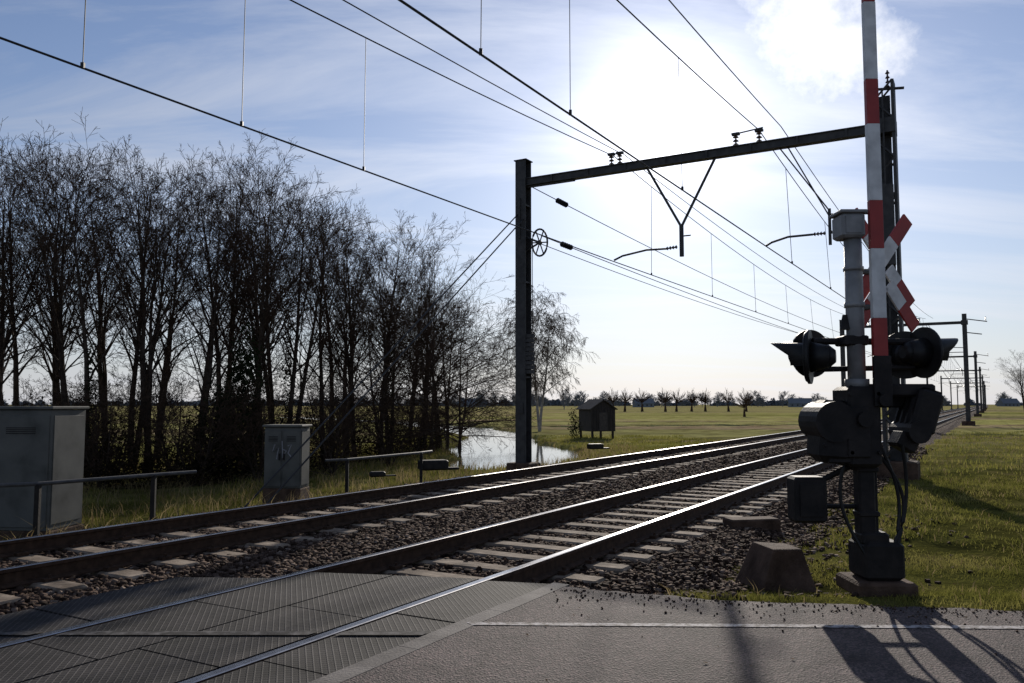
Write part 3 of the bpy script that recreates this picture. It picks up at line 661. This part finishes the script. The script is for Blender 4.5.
bl=[]
for k in range(46):
    x=-21+k*.38+random.gauss(0,.2); base=21.5 if x<-8 else 21.5+(x+8)*4.2
    y=base+random.uniform(.8,4); h=random.uniform(.6,1.7); bl.append((x,y,-.8+h*.5,random.uniform(.7,1.2),random.uniform(.7,1.2),h))
leafcloud('bramble_undergrowth',bl,200,.055,M_litter)
leafcloud('holly_bush',[(-8.4,25,.6,1.0,1.0,1.9),(-8.1,25.2,2.2,.6,.7,1.6),(-9.3,25.6,.2,.9,.8,1.3)],420,.07,M_shrub)
leafcloud('ivy',[(-7.95,29.4,2.5,.26,.26,3.0),(-5.3,35.8,1.5,.25,.25,2.5),(-12.8,25.2,1.0,.3,.3,2.2)],900,.06,M_shrub)
leafcloud('small_bush',[(4.1,54,-.2,.5,.5,.9),(4.0,54,.7,.35,.35,.5)],500,.07,M_shrub)
bl=[]
for k in range(260):
    x=-700+k*8+random.uniform(-4,4)
    if 545<x<575: continue
    bl.append((x,1000+random.uniform(-60,60),0,random.uniform(5,11),4,random.uniform(2,7.5)))
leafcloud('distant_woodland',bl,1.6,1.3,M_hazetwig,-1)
# fallen leaves on road and verge
n=420; x=rng.uniform(-1.5,7,n); y=rng.uniform(3.4,8.5,n); k=(x*C-y*S>-2.8)&((y>5.6)|(rng.random(n)<.25)); x=x[k];y=y[k];n=len(x)
e=np.interp(x,[.3,1.5,3.57,12],[6.5,6.12,5.82,5.6]); z=np.where(y<e,.006,zf(x,y)+.02); a=rng.uniform(0,6.28,n); s=rng.uniform(.008,.02,n)
dx=np.cos(a)*s;dy=np.sin(a)*s
V=np.stack([np.stack([x-dx,y-dy,z],1),np.stack([x+dy*.5,y-dx*.5,z+.002],1),np.stack([x+dx,y+dy,z+s*.3],1),np.stack([x-dy*.5,y+dx*.5,z+.003],1)],1).reshape(-1,3)
mkobj('fallen_leaves',npmesh('fallen_leaves',V,np.arange(4*n).reshape(-1,4),[M_deadleaf]))

def barn(x,y,w,d,h,rz):
    par=empty('farmhouse',(x,y,-.95),rz); mb=MB(); mb.box((0,0,h/2),(w,d,h)); mb.add([(-w/2,-d/2,h),(-w/2,d/2,h),(-w/2,0,h+d*.45),(w/2,-d/2,h),(w/2,d/2,h),(w/2,0,h+d*.45)],[(0,2,1),(3,4,5)])
    for k in range(4): mb.box((-w*.35+k*w*.23,-d/2-.05,h*.5),(1.1,.1,1.2),1)
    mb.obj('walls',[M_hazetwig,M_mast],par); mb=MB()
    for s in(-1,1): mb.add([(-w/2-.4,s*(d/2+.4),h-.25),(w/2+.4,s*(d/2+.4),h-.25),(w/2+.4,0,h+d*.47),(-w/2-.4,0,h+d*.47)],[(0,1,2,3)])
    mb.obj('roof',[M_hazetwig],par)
barn(395,660,14,8,3,.1); barn(-30,640,18,8,3,.3); barn(95,600,14,7,3,.2); barn(215,620,16,8,3,-.2)

def grass(name,region,n,h0,h1,w,m,cond=None,lean=.5):
    x0,x1,y0,y1=region; x=rng.uniform(x0,x1,n); y=rng.uniform(y0,y1,n)
    cl=np.sin(x*2.3+1.3*np.sin(y*1.7))*np.sin(y*2.9+x*.7)+.5*np.sin(x*7.1)*np.sin(y*6.3)
    k=rng.random(n)<np.clip(.6+.5*cl,.12,1)
    if cond is not None: k&=cond(x,y)
    x=x[k];y=y[k];cl=cl[k];n=len(x); z=zf(x,y)
    h=rng.uniform(h0,h1,n)*(1+.35*cl); a=rng.uniform(0,6.28,n); wv=w*rng.uniform(.6,1.3,n)
    dx=np.cos(a);dy=np.sin(a); l=rng.uniform(.1,lean,n)*h; b=rng.uniform(0,6.28,n)
    P=np.stack([x,y,z-.01],1)
    A=P+np.stack([dx*wv,dy*wv,0*x],1); B=P-np.stack([dx*wv,dy*wv,0*x],1)
    mid=P+np.stack([np.cos(b)*l*.35,np.sin(b)*l*.35,h*.6],1)
    Mi=mid+np.stack([dx*wv*.7,dy*wv*.7,0*x],1); Mj=mid-np.stack([dx*wv*.7,dy*wv*.7,0*x],1)
    Tt=P+np.stack([np.cos(b)*l*1.3,np.sin(b)*l*1.3,h],1)
    V=np.stack([A,B,Mj,Mi,Tt],1).reshape(-1,3); o=(np.arange(n)*5)[:,None]
    F=np.concatenate([o+np.array([[0,1,2]]),o+np.array([[0,2,3]]),o+np.array([[3,2,4]])])
    mkobj(name,npmesh(name,V,F,[m]))
U=lambda x,y:x*C-y*S
edge=lambda x: np.interp(x,[.3,1.5,3.57,12,60],[6.5,6.2,5.9,5.65,4.7])
jag=lambda x,y:.35*np.sin(x*3+y*2)+.25*np.sin(x*7.7-y*5)
right=lambda x,y:(U(x,y)>-2.15+jag(x,y))&(y>edge(x)+.03+.06*np.sin(x*9))
grass('grass',(.8,9,5.6,10),90000,.02,.06,.0035,M_grass,right,1.1)
grass('grass',(2,16,10,20),65000,.03,.085,.006,M_grass,right,1.1)
grass('grass',(6,45,20,50),45000,.06,.13,.016,M_grass,right)
grass('dry_grass',(.8,30,5.9,40),30000,.04,.13,.005,M_drygrass,right,1.1)
left=lambda x,y:(U(x,y)<-10.9+.5*jag(x,y))&(y>8)&(pathd(x,y,river)>.5)
grass('grass',(-14,2,9,22),70000,.05,.14,.006,M_grass,left)
grass('grass',(-8,12,22,60),60000,.07,.16,.016,M_grass,left)
grass('dry_grass',(-14,6,9,45),22000,.15,.38,.008,M_drygrass,left,.9)
reed=lambda x,y:(np.abs(pathd(x,y,river)-.5)<.7)|(np.abs(pathd(x,y,ditch)-.4)<.8)
grass('reeds',(-14,40,30,110),60000,.12,.30,.014,M_drygrass,reed,.5)

# ------------------------------------------------------------ light, sky, camera
az=math.radians(10.7); el=math.radians(19)
SD=Vector((math.sin(az)*math.cos(el),math.cos(az)*math.cos(el),math.sin(el)))
sl=bpy.data.lights.new('sun','SUN'); sl.energy=4.7; sl.angle=math.radians(.5); sl.color=(1,.92,.81)
so=bpy.data.objects.new('sun',sl); so.rotation_euler=SD.to_track_quat('Z','Y').to_euler(); so.location=(0,0,30); sc.collection.objects.link(so)
w=bpy.data.worlds.new('World'); sc.world=w; w.use_nodes=True; nt=w.node_tree; L=nt.links
bg=nt.nodes['Background']; bg.inputs[1].default_value=.075
sky=N(nt,'ShaderNodeTexSky',sky_type='NISHITA'); sky.sun_disc=False; sky.sun_elevation=el; sky.sun_rotation=az; sky.air_density=1.0; sky.dust_density=.2; sky.ozone_density=2.3
tc=N(nt,'ShaderNodeTexCoord'); nm=N(nt,'ShaderNodeVectorMath',operation='NORMALIZE'); L.new(tc.outputs['Generated'],nm.inputs[0])
def dot(v):
    d=N(nt,'ShaderNodeVectorMath',operation='DOT_PRODUCT'); L.new(nm.outputs[0],d.inputs[0]); d.inputs[1].default_value=v; return d.outputs['Value']
def math_(op,a,b=None,clamp=False):
    n=N(nt,'ShaderNodeMath',operation=op); n.use_clamp=clamp
    for i,x in enumerate((a,b)):
        if x is None: continue
        if isinstance(x,(int,float)): n.inputs[i].default_value=x
        else: L.new(x,n.inputs[i])
    return n.outputs[0]
def mult(colour,val):
    n=N(nt,'ShaderNodeMix',data_type='RGBA',blend_type='MULTIPLY'); n.inputs[0].default_value=1
    if isinstance(colour,tuple): n.inputs[6].default_value=colour
    else: L.new(colour,n.inputs[6])
    if isinstance(val,tuple): n.inputs[7].default_value=val
    else: L.new(val,n.inputs[7])
    return n.outputs[2]
ds=math_('MAXIMUM',dot(SD),0.0)
g=math_('ADD',math_('ADD',math_('MULTIPLY',math_('POWER',ds,1500.0),30.0),math_('MULTIPLY',math_('POWER',ds,420.0),12.0)),math_('ADD',math_('MULTIPLY',math_('POWER',ds,90.0),4.2),math_('MULTIPLY',math_('POWER',ds,11.0),1.5)))
sp=N(nt,'ShaderNodeSeparateXYZ'); L.new(nm.outputs[0],sp.inputs[0])
zpos=math_('MAXIMUM',sp.outputs['Z'],0.0)
zz=math_('ADD',zpos,.12)
cx=N(nt,'ShaderNodeCombineXYZ'); L.new(math_('DIVIDE',sp.outputs['X'],zz),cx.inputs[0]); L.new(math_('DIVIDE',sp.outputs['Y'],zz),cx.inputs[1])
mp=N(nt,'ShaderNodeMapping'); mp.inputs['Scale'].default_value=(.5,1.7,1); mp.inputs['Rotation'].default_value=(0,0,.35); L.new(cx.outputs[0],mp.inputs[0])
n1=N(nt,'ShaderNodeTexNoise'); n1.inputs['Scale'].default_value=.9; n1.inputs['Detail'].default_value=10; n1.inputs['Roughness'].default_value=.62; n1.inputs['Distortion'].default_value=.7; L.new(mp.outputs[0],n1.inputs['Vector'])
cr=ramp(nt,[(0.45,(0,0,0)),(0.74,(1,1,1))]); L.new(n1.outputs['Fac'],cr.inputs[0])
n2=N(nt,'ShaderNodeTexNoise'); n2.inputs['Scale'].default_value=11; n2.inputs['Detail'].default_value=9; n2.inputs['Roughness'].default_value=.65; L.new(nm.outputs[0],n2.inputs['Vector'])
dcA=math_('MAXIMUM',dot(Vector((.315,.850,.425)).normalized()),dot(Vector((.352,.850,.375)).normalized()))
dc=math_('ADD',dcA,math_('MULTIPLY',math_('SUBTRACT',n2.outputs['Fac'],.5),.010))
c2=math_('MULTIPLY',math_('SUBTRACT',dc,.9975),420.0,True)
cm=math_('MAXIMUM',math_('MULTIPLY',cr.outputs[0],.65),math_('MULTIPLY',c2,.92))
cb=math_('ADD',8.0,math_('MULTIPLY',math_('POWER',ds,10.0),7.0))
hz=N(nt,'ShaderNodeMix',data_type='RGBA'); L.new(math_('MULTIPLY',math_('POWER',2.718,math_('MULTIPLY',zpos,-5.8)),.9),hz.inputs[0]); L.new(mult(sky.outputs[0],(1.03,1.08,1.27,1)),hz.inputs[6])
hb=math_('ADD',7.8,math_('MULTIPLY',math_('POWER',ds,8.0),2.6)); L.new(mult((.95,.975,1.06,1),hb),hz.inputs[7])
mx=N(nt,'ShaderNodeMix',data_type='RGBA'); L.new(cm,mx.inputs[0]); L.new(hz.outputs[2],mx.inputs[6]); L.new(mult((.93,.96,1.05,1),cb),mx.inputs[7])
ad=N(nt,'ShaderNodeMix',data_type='RGBA',blend_type='ADD'); ad.inputs[0].default_value=1; L.new(mx.outputs[2],ad.inputs[6]); L.new(mult((1,.975,.95,1),g),ad.inputs[7])
L.new(ad.outputs[2],bg.inputs[0])
cam=bpy.data.cameras.new('camera'); cam.sensor_width=36; cam.lens=29.07; cam.clip_end=8000; cam.clip_start=.05
co=bpy.data.objects.new('camera',cam); co.location=(0,0,1.42); co.rotation_euler=(math.radians(90+4.32),0,0); sc.collection.objects.link(co); sc.camera=co
sc.view_settings.view_transform='Standard'; sc.view_settings.look='None'; sc.view_settings.exposure=0
